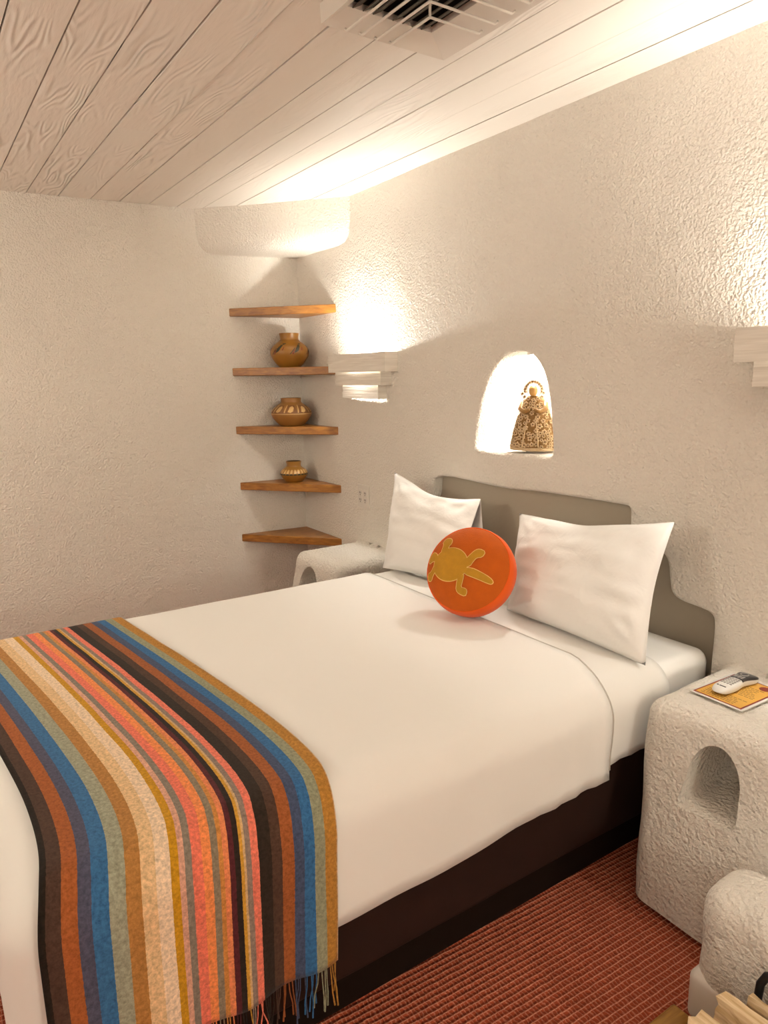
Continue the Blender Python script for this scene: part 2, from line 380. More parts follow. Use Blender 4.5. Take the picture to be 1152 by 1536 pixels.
def fill(outer, holes=(), step=0.05):
    """triangulate a polygon with holes and inner points"""
    pts, edges = [], []
    for lp in [outer] + list(holes):
        k = len(pts); pts += [Vector(q) for q in lp]; edges += [(k + i, k + (i + 1) % len(lp)) for i in range(len(lp))]
    xs = [q[0] for q in outer]; ys = [q[1] for q in outer]
    nb = len(pts); y = min(ys) + step / 2; row = 0
    while y < max(ys):
        x = min(xs) + step * (0.5 if row % 2 else 1.0)
        while x < max(xs):
            q = (x, y)
            if inside(q, outer) and not any(inside(q, h) for h in holes):
                if min((p.x - x) ** 2 + (p.y - y) ** 2 for p in pts[:nb]) > (0.45 * step) ** 2: pts.append(Vector(q))
            x += step
        y += step; row += 1
    v, e, f, *_ = delaunay_2d_cdt(pts, edges, [], 0, 1e-7)
    F = []
    for q in f:
        c = sum((v[i] for i in q), Vector((0, 0))) / len(q)
        if inside(c, outer) and not any(inside(c, h) for h in holes): F.append(tuple(q))
    return v, F
def nz(p, s, seed=0.0): return noise.noise(Vector((p[0] * s + seed, p[1] * s + seed * 1.7, p[2] * s - seed)))
def smooth01(a, b, x):
    t = min(1, max(0, (x - a) / (b - a))); return t * t * (3 - 2 * t)
def arch_loop(x0, x1, z0, z1, n=28, lean=0.0, pw=2.0):
    """rounded-top arch outline, counter-clockwise in (x,z)"""
    cx = (x0 + x1) / 2; w = (x1 - x0) / 2; out = []
    for i in range(n + 1):
        a = PI * i / n
        zz = z0 + (z1 - z0) * 0.42 + (z1 - z0) * 0.58 * math.sin(a) ** (2 / pw)
        xx = cx + w * (abs(math.cos(a)) ** (2 / pw)) * (1 if math.cos(a) > 0 else -1) * (0.93)
        out.append((xx + lean * (zz - z0), zz))
    out.append((x0, z0 + 0.012)); out.append((x0 + 0.012, z0)); out.append((x1 - 0.012, z0)); out.append((x1, z0 + 0.012))
    return out

# ------------------------------------------------------------------ the room shell
CEIL = 2.454
WB = 2.11          # front plane of the headboard wall
XR, YR = 3.2, -1.9
def wall_A_x(y): return -4.235 + (y - 0.527) * (0.155 / 1.583)

floor = mk('floor', box((-4.7, YR - 0.1, -0.08), (XR + 0.1, 2.5, 0.0)), 'carpet', smooth=False); tag(floor, kind='structure')

# headboard wall: plaster slab with a stepped recess and an arched niche opening
REC = [(-1.235, 0.0), (-1.232, .60), (-1.231, .69), (-1.24, .722), (-1.29, .731), (-1.36, .735), (-1.395, .755), (-1.405, .80), (-1.415, .87), (-1.45, .895), (-1.545, .90), (-1.572, .925), (-1.574, .98), (-1.576, 1.029),
       (-1.60, 1.033), (-1.87, 1.030), (-2.05, 1.027), (-2.2, 1.016), (-2.35, 1.020), (-2.47, 1.024), (-2.60, 1.030), (-2.71, 1.014), (-2.72, .99), (-2.725, .92), (-2.75, .90), (-2.86, .895), (-2.885, .87), (-2.893, .80), (-2.90, .755), (-2.94, .735), (-3.02, .731), (-3.045, .72), (-3.055, .69), (-3.056, .60), (-3.056, 0.0)]
rec = resample(chaikin(REC, 2), 0.02)
NI = [(-1.949, 1.192), (-1.962, 1.30), (-1.976, 1.401), (-1.999, 1.491), (-2.048, 1.562), (-2.10, 1.588), (-2.15, 1.596), (-2.21, 1.588), (-2.265, 1.562), (-2.341, 1.48), (-2.391, 1.334), (-2.415, 1.195), (-2.405, 1.176), (-2.30, 1.171), (-2.05, 1.176), (-1.965, 1.178)]
nich = resample(chaikin(NI, 2, True), 0.02, True)
if area(nich) < 0: nich.reverse()
LIP = 0.016
n_out = offset(nich, LIP, True)
r_out = offset(rec, LIP)     # path runs right-bottom -> top -> left-bottom, hole on its left side
r_out[0] = (r_out[0][0], 0.0); r_out[-1] = (r_out[-1][0], 0.0)
outer = [(-4.5, 0.0)] + r_out[::-1] + [(XR + 0.1, 0.0), (XR + 0.1, CEIL), (-4.5, CEIL)]
outer = resample(outer, 0.08, True)
v2, f2 = fill(outer, [n_out], 0.06)
def wb_y(x, z): return WB - 0.006 * (nz((x, 0, z), 2.2, 3.1) + 0.5 * nz((x, 0, z), 6.0, 1.3)) * smooth01(0.0, 0.2, z)
front = ([Vector((q.x, wb_y(q.x, q.y), q.y)) for q in v2], f2)
def lip_rows(path_in, path_out, depth, nseg=5):
    rows = []
    for k in range(nseg + 1):
        a = PI / 2 * k / nseg; t = math.sin(a); d = LIP * (1 - math.cos(a))
        rows.append([Vector((o[0] + (i[0] - o[0]) * t, wb_y(o[0], o[1]) + d, o[1] + (i[1] - o[1]) * t)) for i, o in zip(path_in, path_out)])
    rows.append([Vector((i[0], WB + depth, i[1])) for i in path_in])
    return rows
wall_vf = join(front, loft(lip_rows(rec, r_out, 0.062), closed=False), loft(lip_rows(nich, n_out, 0.062)),
               box((-4.5, WB + 0.34, 0.0), (XR + 0.1, WB + 0.42, CEIL)))
wall_back = mk('wall_back', wall_vf, 'wall', angle=60); tag(wall_back, kind='structure')
# taupe painted back of the headboard recess
o = mk('wall_recess', box((-3.15, WB + 0.058, 0.0), (-1.14, WB + 0.09, 1.10)), 'taupe', smooth=False); tag(o, kind='structure')
# inside of the arched niche
cxn = sum(p[0] for p in nich) / len(nich); czn = 1.36
def nring(y, s): return [Vector((cxn + (p[0] - cxn) * s, y, czn + (p[1] - czn) * (s if p[1] > czn else (s + 1) / 2))) for p in nich]
o = mk('wall_niche', loft([nring(WB + .055, 1.0), nring(WB + .14, .985), nring(WB + .20, .95), nring(WB + .235, .86), nring(WB + .25, .70)], cap1=True), 'niche'); tag(o, kind='structure')

# left wall
yA = [YR - 0.1 + (2.30 - YR + 0.1) * i / 60 for i in range(61)]; zA = [CEIL * j / 40 for j in range(41)]
def gridvf(P):
    n, mm = len(P), len(P[0]); V = [p for row in P for p in row]
    return V, [(i * mm + j, (i + 1) * mm + j, (i + 1) * mm + j + 1, i * mm + j + 1) for i in range(n - 1) for j in range(mm - 1)]
fa = gridvf([[Vector((wall_A_x(y) + 0.006 * nz((0, y, z), 1.8, 5.0), y, z)) for z in zA] for y in yA])
fb = gridvf([[Vector((wall_A_x(y) - 0.12, y, z)) for z in (0, CEIL)] for y in (YR - 0.1, 2.30)])
wall_left = mk('wall_left', join(fa, fb), 'wall'); tag(wall_left, kind='structure')
o = mk('wall_right', box((XR, YR - 0.1, 0), (XR + 0.1, WB, CEIL)), 'wall', smooth=False); tag(o, kind='structure')
o = mk('wall_rear', box((-4.6, YR - 0.1, 0), (XR, YR, CEIL)), 'wall', smooth=False); tag(o, kind='structure')

# diagonal plaster soffit over the corner shelves
SA, SB = Vector((-4.16, 1.475, 0)), Vector((-3.42, WB + 0.02, 0))
dirS = (SB - SA).normalized(); nS = Vector((dirS.y, -dirS.x, 0))       # nS points into the room
cor = Vector((-4.09, WB + 0.05, 0))
prof = [(0.0, CEIL), (0.0, 2.40), (0.003, 2.33), (0.010, 2.28), (0.022, 2.25), (0.042, 2.232), (0.07, 2.224), (0.12, 2.222)]
rows = []
for d, z in prof:
    rows.append([SA + (SB - SA) * (i / 24) - nS * (d + 0.012 * math.sin(PI * i / 24)) + Vector((0, 0, z - 0.012 * (1 - i / 24) + 0.004 * nz((i * .3, z * 4, 0), 1))) for i in range(25)])
rows.append([cor + (rows[-1][i] - cor) * 0.05 + Vector((0, 0, 0)) for i in range(25)])
for p in rows[-1]: p.z = 2.222
for p in rows[0]: p.z = CEIL
o = mk('wall_corner', loft(rows, closed=False), 'wall'); tag(o, kind='structure')

# ceiling: boards along the wall, dark joints between
ceiling = mk('ceiling', box((-4.7, YR - 0.1, CEIL + 0.012), (XR + 0.1, 2.3, CEIL + 0.06)), 'gap', smooth=False); tag(ceiling, kind='structure')
joints = [2.115, 1.968, 1.823, 1.677, 1.535, 1.398, 1.249, 1.097, 0.951, 0.795, 0.645, 0.491]
y = joints[-1]
while y > YR - 0.1: y -= 0.15; joints.append(y)
for k in range(len(joints) - 1):
    y1, y0 = joints[k], joints[k + 1]
    g = 0.0026 if k not in (2, 5) else 0.0014
    spans = [(-4.55, XR + 0.05)]
    rough = 6 < k < 12
    if k == 8: spans = [(-4.55, -2.985), (-2.982, XR + 0.05)]
    elif k == 6: spans = [(-4.55, -2.62), (-2.618, XR + 0.05)]
    for s, (xa, xb) in enumerate(spans):
        dz = 0.003 * (random.random() - .3) + (0.004 if rough and s else 0.0)
        vf = box((xa, y0 + g, CEIL - dz), (xb, y1 - g, CEIL + 0.014))
        me_o = mk('ceiling_board', vf, 'board_rough' if rough and not (k == 8 and s == 0) else 'board', ceiling, smooth=False)

# ------------------------------------------------------------------ bed
bed = empty('bed', (-1.98, 1.1, 0)); tag(bed, 'queen bed with white mattress on a dark brown fabric base', 'bed')
def tobed(o): o.parent = bed; o.matrix_parent_inverse = Matrix.Translation((1.98, -1.1, 0)); return o
bb = rbox((-2.69, 0.045, 0.085), (-1.262, 2.09, 0.325), 0.022, 0.12, 3)
tobed(mk('box_base', fmap(bb, lambda p: p + Vector((0.004 * nz(p, 4), 0, 0))), 'base'))
tobed(mk('plinth', box((-2.67, 0.06, 0.0), (-1.275, 2.08, 0.09)), 'plinth', smooth=False))
mat_vf = rbox((-2.70, 0.09, 0.325), (-1.252, 2.155, 0.588), 0.045, 0.06, 4)
mo = tobed(mk('mattress', mat_vf, 'linen'))
seam = rbox((-2.702, 2.02, 0.545), (-1.250, 2.157, 0.5505), 0.0026, 0.2, 1)

# top sheet, folded back near the pillows
def side_wave(p, amp, x1):
    k = smooth01(-1.30, -1.24, p.x) + smooth01(-2.66, -2.72, p.x)
    d = amp * (math.sin(p.y * 55 + 2 * math.sin(p.z * 9)) * smooth01(1.2, 1.45, p.y) * 0.7 + 1.2 * nz((p.y * 1, 0, p.z), 7, 2.0)) * k * smooth01(0.60, 0.48, p.z)
    return d if p.x > -2 else -d
ts = rbox((-2.722, 1.38, 0.22), (-1.234, 2.04, 0.6015), 0.09, 0.03, 7, skip=('z-', 'y-', 'y+'))
ts = cut(ts, lambda c: c.y < 1.94 and c.y > 1.48 and c.z > 0.338)
def ts_fn(p):
    q = Vector(p); q.x += side_wave(p, .004, 0)
    e = smooth01(1.55, 1.94, p.y)
    q.y -= e * (0.085 - 0.02 * smooth01(-2.6, -1.4, p.x) + 0.01 * math.sin(p.x * 7))
    if p.z < 0.45: q.z += smooth01(0.45, 0.33, p.z) * 0.02
    return q
sheet = mk('top_sheet', fmap(ts, ts_fn), 'linen'); tag(sheet, 'plain white top sheet turned back below the two pillows', 'sheet')
sm = sheet.modifiers.new('thickness', 'SOLIDIFY'); sm.thickness = 0.004; sm.offset = 1

cv = rbox((-2.735, 0.030, 0.205), (-1.222, 1.78, 0.612), 0.10, 0.035, 8, skip=('z-', 'y+'))
cv = cut(cv, lambda c: c.y < 1.6795 and c.z > 0.322)
def cv_fn(p):
    q = Vector(p)
    q.x += side_wave(p, .0045, 0)
    w = smooth01(1.2, 1.68, p.y)
    q.y -= w * (0.082 * smooth01(-1.46, -1.235, p.x) + 0.02 * smooth01(-2.6, -2.72, p.x))
    if p.z < 0.45:
        q.z += smooth01(0.45, 0.33, p.z) * (-0.010 + 0.005 * math.sin(p.y * 6.1) + 0.003 * math.sin(p.y * 17) + 0.03 * smooth01(.9, 1.7, p.y))
        if p.y < 0.3 : q.z += 0.0
    if p.z > 0.6: q.z += 0.003 * nz(p, 3.0, 4.0)
    if p.y < 0.11: q.y -= 0.012 * abs(nz(p, 6, 1)) * smooth01(.6, .5, p.z)
    return q
cov = mk('bed_cover', fmap(cv, cv_fn), 'cover'); tag(cov, 'smooth white cotton bed cover tucked over the mattress, beneath the striped blanket', 'bed cover')
sm = cov.modifiers.new('thickness', 'SOLIDIFY'); sm.thickness = 0.006; sm.offset = 1
# piping along the head edge of the cover, its grey painting the shadow gap
RE = 0.10; ZE = 0.612 - RE; XE = -1.222 - RE; XF = -2.735 + RE
edge = [(-1.222, z) for z in (0.335, 0.36, 0.40, 0.44, 0.48, ZE)]
edge += [(XE + RE * math.cos(a), ZE + RE * math.sin(a)) for a in [PI / 2 * i / 10 for i in range(1, 11)]]
edge += [(XE - (XE - XF) * i / 30, 0.612) for i in range(1, 31)]
edge += [(XF - RE * math.sin(a), ZE + RE * math.cos(a)) for a in [PI / 2 * i / 8 for i in range(1, 9)]]
pp = []
for x, z in edge:
    q = cv_fn(Vector((x, 1.68, z))); out = 0.008
    n = Vector((0, 0, 1)) if z > 0.609 else Vector((1 if x > -2 else -1, 0, 0.0)) if z < ZE + .001 else (Vector((x - (XE if x > -2 else XF), 0, z - ZE)).normalized())
    pp.append(q + n * 0.0045 + Vector((0, 0.002, 0)))
mk('hem', tube(pp, 0.0036, 6), 'hem', cov)

# ------------------------------------------------------------------ striped blanket over the foot
XS = -1.208; XL = -2.748; ZT = 0.6265; RB = 0.108
path = []
for i in range(14): path.append((XL, 0.34 + (ZT - RB - 0.34) * i / 14))
for i in range(13): a = PI / 2 * i / 12; path.append((XL + RB - RB * math.cos(a), ZT - RB + RB * math.sin(a)))
for i in range(1, 60): path.append((XL + RB + (XS - XL - 2 * RB) * i / 60, ZT))
for i in range(17): a = PI / 2 * i / 16; path.append((XS - RB + RB * math.sin(a), ZT - RB + RB * math.cos(a)))
for i in range(1, 23): path.append((XS, ZT - RB - (ZT - RB - 0.222) * i / 22))
EY0 = [(-2.75, .565), (-2.68, .575), (-2.364, .616), (-2.023, .66), (-1.624, .700), (-1.45, .706), (-1.33, .700), (-1.25, .684), (-1.207, .670)]
def lerp_tab(t, x):
    if x <= t[0][0]: return t[0][1]
    for (a, b), (c, d) in zip(t, t[1:]):
        if x <= c: return b + (d - b) * (x - a) / (c - a)
    return t[-1][1]
EY = chaikin(EY0, 3)
NV = 60
def bl_pt(s, v):
    x, z = path[s]; yr = lerp_tab(EY, x); hang = 0.0
    if s > len(path) - 23:
        t = (s - (len(path) - 23)) / 22; yr += -0.012 * t; hang = t
    yl = yr - (0.590 - 0.002 * hang)
    if hang: yl += 0.012 * hang
    yy = yl + v * (yr - yl)
    p = Vector((x, yy, z))
    w = 0.0035 * nz((x, yy * 3, z), 5, 8)
    if hang: p.x += 0.008 * hang * math.sin(v * 21 + 0.8) * smooth01(0, .5, hang) + w + 0.004 * hang
    elif abs(z - ZT) < 1e-6:
        p.z += w * 0.7 + 0.003 * smooth01(.96, 1, v)
    return p
rows = [[bl_pt(s, v / NV) for v in range(NV + 1)] for s in range(len(path))]
bl = mk('striped_blanket', gridvf(rows), 'blanket'); tag(bl, 'multicoloured striped wool blanket with fringe draped across the foot of the bed', 'blanket')
def set_uv(o, fn):
    me = o.data; uvl = me.uv_layers.new(name='UVMap')
    for l in me.loops: uvl.data[l.index].uv = fn(me.vertices[l.vertex_index].co)
def bl_v(co):
    x = co.x; yr = lerp_tab(EY, x)
    if co.z < ZT - RB - 1e-4 and x > -2:
        t = min(1, max(0, (ZT - RB - co.z) / (ZT - RB - 0.222))); yr -= 0.012 * t; yl = yr - 0.590 + .014 * t
    else: yl = yr - 0.590
    return (co.y - yl) / (yr - yl)
set_uv(bl, lambda co: (min(0.9995, max(0.0005, bl_v(co))), co.x + co.z))
sm = bl.modifiers.new('thickness', 'SOLIDIFY'); sm.thickness = 0.004; sm.offset = 1
fr = []; frv = []
last = len(path) - 1
for k in range(88):
    v = (k + 0.5 + random.uniform(-.3, .3)) / 88; v = min(.999, max(.001, v))
    p = bl_pt(last, v); ln = random.uniform(.075, .115)
    dy = random.uniform(-.012, .012); dx = random.uniform(-.006, .012)
    pts = [p + Vector((0.002, 0, 0.006)), p + Vector((dx * .3 + .002, dy * .2, -ln * .3)), p + Vector((dx * .8, dy * .7 + .003 * random.uniform(-1, 1), -ln * .65)), p + Vector((dx, dy, -ln))]
    t = tube(pts, [.0013, .0013, .0016, .0020], 5); fr.append(t); frv += [v] * len(t[0])
fo_vf = join(*fr)
me = bpy.data.meshes.new('fringe'); me.from_pydata([tuple(p) for p in fo_vf[0]], [], fo_vf[1])
fo = bpy.data.objects.new('fringe', me); C.objects.link(fo); me.materials.append(M['blanket']); fo.parent = bl
uvl = me.uv_layers.new(name='UVMap')
for l in me.loops: uvl.data[l.index].uv = (frv[l.vertex_index], 0.5)
fo['kind'] = 'stuff'

# ------------------------------------------------------------------ pillows
def pillow(name, c00, c10, c11, c01, tf, tb, n=44, seed=0.0, open_right=None, pinch=0.03):
    c = [Vector(q) for q in (c00, c10, c11, c01)]
    nrm = ((c[1] - c[0]).cross(c[3] - c[0])).normalized()
    if nrm.y > 0: nrm = -nrm
    ctr = (c[0] + c[1] + c[2] + c[3]) / 4
    def sheet_(sign, T, cc):
        rows = []
        for i in range(n + 1):
            row = []
            for j in range(n + 1):
                u, v = i / n, j / n
                a, b = 2 * u - 1, 2 * v - 1
                p = cc[0] * (1 - u) * (1 - v) + cc[1] * u * (1 - v) + cc[2] * u * v + cc[3] * (1 - u) * v
                eh = (1 - a * a) * abs(b) ** 6; ev = (1 - b * b) * abs(a) ** 6
                p = p + (ctr - p).normalized() * (pinch * (eh * (1.0 if b > 0 else 0.15) + ev * (0.6 if not open_right or a < 0 else 0)))
                hu = (1 - abs(a) ** 2.6) if not (open_right and a > 0) else (1 - abs(a) ** 2.6) + open_right * a * a * (1 - v) ** 1.2
                h = max(0, hu) ** .62 * (1 - abs(b) ** 2.6) ** .62
                w = nz((u * 2 + seed, v * 2.6, sign), 2.2, seed) * 0.012 + 0.006 * nz((u * 3, v * 9, seed), 1.3, 2 + seed)
                # creases radiating from the corners
                cr = 0.0
                for (cu, cvv) in ((0, 0), (1, 0), (1, 1), (0, 1)):
                    du, dv = u - cu, v - cvv; r = math.hypot(du, dv)
                    cr += 0.006 * math.sin(math.atan2(dv, du) * 14 + seed) * math.exp(-((r - .18) / .12) ** 2)
                p = p + nrm * sign * (T * h + (w + cr) * min(1, h * 1.6))
                row.append(p)
            rows.append(row)
        return gridvf(rows)
    ccb = list(c)
    ccf = list(c)
    if open_right:
        ccf[1] = c[1] + (c[0] - c[1]) * 0.20
    vf = join(sheet_(1, tf, ccf), sheet_(-1, tb, ccb))
    return mk(name, vf, 'pillow')
p1 = pillow('pillow', (-1.905, 1.835, .612), (-1.262, 1.805, .612), (-1.322, 2.00, 1.030), (-2.045, 2.03, .945), .09, .05, seed=1.3, pinch=.04)
tag(p1, 'plump white pillow beside the right nightstand, touching the orange cushion', 'pillow')
p2 = pillow('pillow', (-2.70, 1.79, .612), (-2.12, 1.90, .615), (-2.27, 2.02, .975), (-2.865, 1.98, 1.035), .085, .055, seed=4.1, open_right=0.38, pinch=.065)
p1['label'] = 'white pillow with closed corners, between the orange cushion and the nightstand with the remote'
p2['label'] = 'white pillow behind the orange cushion with its open pillowcase end showing'
tag(p2, None, 'pillow')

# ------------------------------------------------------------------ round orange cushion
cc = Vector((-1.92, 1.65, .800)); cn = Vector((.5, -1, .65)).normalized()
e1 = Vector((0, 0, 1)).cross(cn).normalized(); e2 = cn.cross(e1)
CM = Matrix(((e1.x, e2.x, cn.x, cc.x), (e1.y, e2.y, cn.y, cc.y), (e1.z, e2.z, cn.z, cc.z), (0, 0, 0, 1)))
cu = empty('round_cushion'); cu.matrix_world = CM
tag(cu, 'round orange velvet cushion with a mustard lizard motif between the white pillows', 'cushion')
RC = 0.160
def dome(r): return 0.046 * max(0.0, 1 - (r / RC) ** 2.4) ** 0.75
fp = [(RC * math.sin(PI / 2 * (1 - i / 26)), 0) for i in range(27)]
fp = [(r, dome(r)) for r, _ in fp]
fp[-1] = (0.0003, dome(0))
mk('front_panel', fmap(lathe(fp, 56), lambda p: p + Vector((0, 0, 0.002 * nz(p, 22, 1)))), 'orange', cu)
mk('side_band', lathe([(RC, 0.0), (RC + .006, -.012), (RC + .009, -.035), (RC + .006, -.065), (RC, -.08)], 56), 'orange_band', cu)
mk('back_panel', lathe([(RC, -.08), (RC * .9, -.097), (RC * .7, -.112), (RC * .4, -.12), (.0003, -.122)], 56), 'orange', cu)
mk('seam', join(tube([(RC * math.cos(a), RC * math.sin(a), 0.0005) for a in [2 * PI * i / 56 for i in range(57)]], .0028, 6, False)), 'orange_band', cu)
LZ = dict(
 arm=[(-0.104, 0.041), (-0.102, 0.076), (-0.11, 0.083), (-0.102, 0.1), (-0.084, 0.103), (-0.071, 0.095), (-0.07, 0.079), (-0.078, 0.07), (-0.077, 0.046), (-.09, .03)],
 head=[(-0.115, 0.031), (-0.138, 0.044), (-0.152, 0.032), (-0.154, 0.007), (-0.145, -0.004), (-0.137, 0.006), (-0.112, 0.008)],
 arm_2=[(-0.122, -0.009), (-0.131, -0.036), (-0.146, -0.041), (-0.142, -0.066), (-0.124, -0.069), (-0.12, -0.048), (-0.104, -0.020)],
 leg=[(0.0, 0.017), (0.02, 0.047), (0.032, 0.063), (0.046, 0.07), (0.069, 0.063), (0.063, 0.041), (0.043, 0.036), (0.034, 0.021), (0.025, -0.0), (0.0, -0.006)],
 tail=[(0.0, -0.011), (0.032, -0.005), (0.065, -0.014), (0.104, -0.029), (0.117, -0.041), (0.113, -0.05), (0.1, -0.05), (0.062, -0.041), (0.009, -0.03)],
 leg_2=[(-0.012, -0.043), (-0.012, -0.07), (-0.011, -0.092), (0.001, -0.102), (0.025, -0.108), (0.03, -0.094), (0.026, -0.082), (0.004, -0.081), (0.008, -0.056), (0.009, -0.03)],
 body=[(-0.054 + .0695 * math.cos(a), -.0005 + .0635 * math.sin(a)) for a in [2 * PI * i / 28 for i in range(28)]])
def onto_dome(p2d, h):
    v, f = fill(p2d, (), 0.008)
    return [Vector((q.x, q.y, dome(min(RC * .985, math.hypot(q.x, q.y))) + h)) for q in v], f
fills, lines = [], []
for k, p in LZ.items():
    q = resample(chaikin(p, 1, True), .006, True)
    if area(q) < 0: q.reverse()
    fills.append(onto_dome(q, 0.0046)); lines.append(onto_dome(offset(q, .0026, True), 0.0034))
mk('lizard_applique', join(*fills), 'mustard', cu)
o = mk('applique_outline', join(*lines), 'thread', cu)

# ------------------------------------------------------------------ nightstands
def nightstand(x0, x1, z1, ax0, ax1, az0, az1, name, flare=0.0):
    vf = rbox((x0, 1.60, 0.0 - 0.07), (x1, WB + 0.06, z1), 0.055, 0.03, 5, skip=('y+', 'z-'))
    vf = cut(vf, lambda c: c.y < WB - 0.004 and c.z > 0.0)
    def fn(p):
        q = Vector(p); fr_ = (WB - p.y) / (WB - 1.60)
        q.y += 0.112 * smooth01(0.0, 0.6, p.z) * fr_ - 0.015 * (1 - smooth01(0, .3, p.z)) * fr_
        q.z = max(0.0, q.z)
        if p.z > z1 - 0.03: q.z += 0.02 * smooth01(WB - 0.015, WB, p.y)
        q.x -= flare * smooth01(0.0, 0.5, p.z) * smooth01(x0 + .25, x0 + .05, p.x)
        d = Vector((nz(p, 5, 1), nz(p, 5, 2), nz(p, 5, 3) * .4)) * 0.007 + Vector((nz(p, 16, 1), nz(p, 16, 2), nz(p, 16, 3))) * 0.0025
        if p.z < 0.02: d.z = 0
        if p.y > WB - .06: d.y = 0
        return q + d
    vf = fmap(vf, fn)
    ob = mk(name, vf, 'stand')
    me = ob.data
    bm = bmesh.new(); bm.from_mesh(me)     # close the back and the bottom so that the arch can be cut out of a solid
    bmesh.ops.holes_fill(bm, edges=[e for e in bm.edges if e.is_boundary]); bmesh.ops.recalc_face_normals(bm, faces=bm.faces)
    bm.to_mesh(me); bm.free()
    loop = arch_loop(ax0, ax1, az0, az1)
    cx, cz = (ax0 + ax1) / 2, (az0 + az1) / 2
    def ring(y, e): return [Vector((cx + (p[0] - cx) * (1 + e), y, cz + (p[1] - cz) * (1 + e))) for p in loop]
    cutter = mk('cutter', loft([ring(1.50, .7), ring(1.635, .22), ring(1.66, .09), ring(1.685, .03), ring(1.72, 0), ring(1.84, -.03), ring(1.89, -.12), ring(1.905, -.3)], cap0=True, cap1=True), 'stand')
    md = ob.modifiers.new('arch', 'BOOLEAN'); md.operation = 'DIFFERENCE'; md.object = cutter; md.solver = 'EXACT'
    dg = bpy.context.evaluated_depsgraph_get(); ev = ob.evaluated_get(dg)
    nm = bpy.data.meshes.new_from_object(ev)
    ob.modifiers.clear(); ob.data = nm; nm.materials.clear(); nm.materials.append(M['stand'])
    cm = cutter.data; bpy.data.objects.remove(cutter); bpy.data.meshes.remove(cm)
    nm.polygons.foreach_set('use_smooth', [True] * len(nm.polygons)); nm.set_sharp_from_angle(angle=math.radians(55))
    return ob
nsr = nightstand(-1.122, -0.42, 0.572, -1.03, -0.875, .325, .510, 'nightstand', 0.068)
tag(nsr, 'white plaster nightstand with arched cubby, holding a remote and an orange card', 'nightstand')
nsl = nightstand(-3.47, -3.02, 0.556, -3.36, -3.17, .325, .505, 'nightstand')
tag(nsl, 'bare-topped white plaster nightstand with arched cubby below the corner shelves', 'nightstand')

# low rounded plaster bench of the fireplace
fb_ = empty('hearth_bench', (-0.6, 1.47, 0)); tag(fb_, 'low rounded white plaster bench behind the split firewood', 'bench')
def tofb(o): o.parent = fb_; o.matrix_parent_inverse = Matrix.Translation((0.6, -1.47, 0)); return o
bv = rbox((-0.800, 1.372, -0.05), (-0.15, 1.580, 0.350), 0.070, 0.03, 6, skip=('z-',))
bv = cut(bv, lambda c: c.z > 0.0)
def bfn(p):
    d = Vector((nz(p, 6, 4), nz(p, 6, 5), nz(p, 6, 6))) * 0.008 + Vector((nz(p, 18, 4), nz(p, 18, 5), nz(p, 18, 6))) * 0.003
    q = p + d; q.z += 0.03 * smooth01(-.74, -.5, p.x) * smooth01(.1, .3, p.z); q.z = max(0.0, q.z); q.y = min(q.y, 1.583)
    return q
tofb(mk('body', fmap(bv, bfn), 'stand'))
tofb(mk('plinth', rbox((-0.798, 1.368, 0.0), (-0.15, 1.575, 0.128), 0.02, 0.08, 3), 'white_metal'))

# ------------------------------------------------------------------ corner shelves
FA, FB = (-4.134, 1.663), (-3.612, 2.118)
tops = [1.912, 1.564, 1.213, 0.866, 0.537]
slabel = ['empty uppermost triangular wooden corner shelf under the plaster soffit', 'triangular wooden corner shelf holding the tall-necked black and red painted pot',
          'triangular wooden corner shelf holding the wide brown petal-painted pot', 'triangular wooden corner shelf holding the smallest pot', 'empty lowest triangular wooden corner shelf beside the bare nightstand']
for zt, lb in zip(tops, slabel):
    th = 0.046
    A_ = (FA[0], FA[1] + random.uniform(-.006, .006)); B_ = (FB[0] + random.uniform(-.01, .01), FB[1])
    corner = (-4.09, 2.118)
    P2 = [A_, B_, corner]
    b = 0.003
    ctr = (sum(p[0] for p in P2) / 3, sum(p[1] for p in P2) / 3)
    def rg(z, ins):
        return [Vector((ctr[0] + (p[0] - ctr[0]) * (1 - ins), ctr[1] + (p[1] - ctr[1]) * (1 - ins), z)) for p in P2]
    vf = loft([rg(zt - th, .025), rg(zt - th + b, 0), rg(zt - b, 0), rg(zt, .025)], cap0=True, cap1=True)
    o = mk('corner_shelf', vf, 'shelf', smooth=False)
    tag(o, lb, 'shelf', 'wooden corner shelves')

# ------------------------------------------------------------------ clay pots
def pot(name, loc, prof, mat, label):
    pr = chaikin(prof, 2)
    e = empty(name, loc, rz=math.radians(-26.6)); tag(e, label, 'pot', 'clay pots on the corner shelves')
    rim_r = prof[-1][0]
    mk('body', lathe([(0.0005, 0.0)] + pr + [(rim_r - .004, prof[-1][1] + .001)], 40), mat, e)
    mk('inside', lathe([(rim_r - .004, prof[-1][1] + .001), (rim_r - .008, prof[-1][1] - .01), (rim_r - .006, prof[-1][1] - .045), (.0005, prof[-1][1] - .05)], 40), 'pot_dark', e)
    def R(z):
        for (a, b), (c, d) in zip(pr, pr[1:]):
            if b <= z <= d and d > b: return a + (c - a) * (z - b) / (d - b)
        return pr[-1][0]
    def decal(polys, h):
        out = []
        for p in polys:
            q = resample(p, .006, True)
            if area(q) < 0: q.reverse()
            v, f = fill(q, (), .008)
            rm = .1
            out.append(([Vector(((R(w.y) + h) * math.cos(w.x / rm), (R(w.y) + h) * math.sin(w.x / rm), w.y)) for w in v], f))
        return join(*out)
    return e, decal
def band(z0, z1): return [[(-.3142 + .6283 * i / 2, z0), (-.3142 + .6283 * (i + 1) / 2, z0), (-.3142 + .6283 * (i + 1) / 2, z1), (-.3142 + .6283 * i / 2, z1)] for i in range(2)]
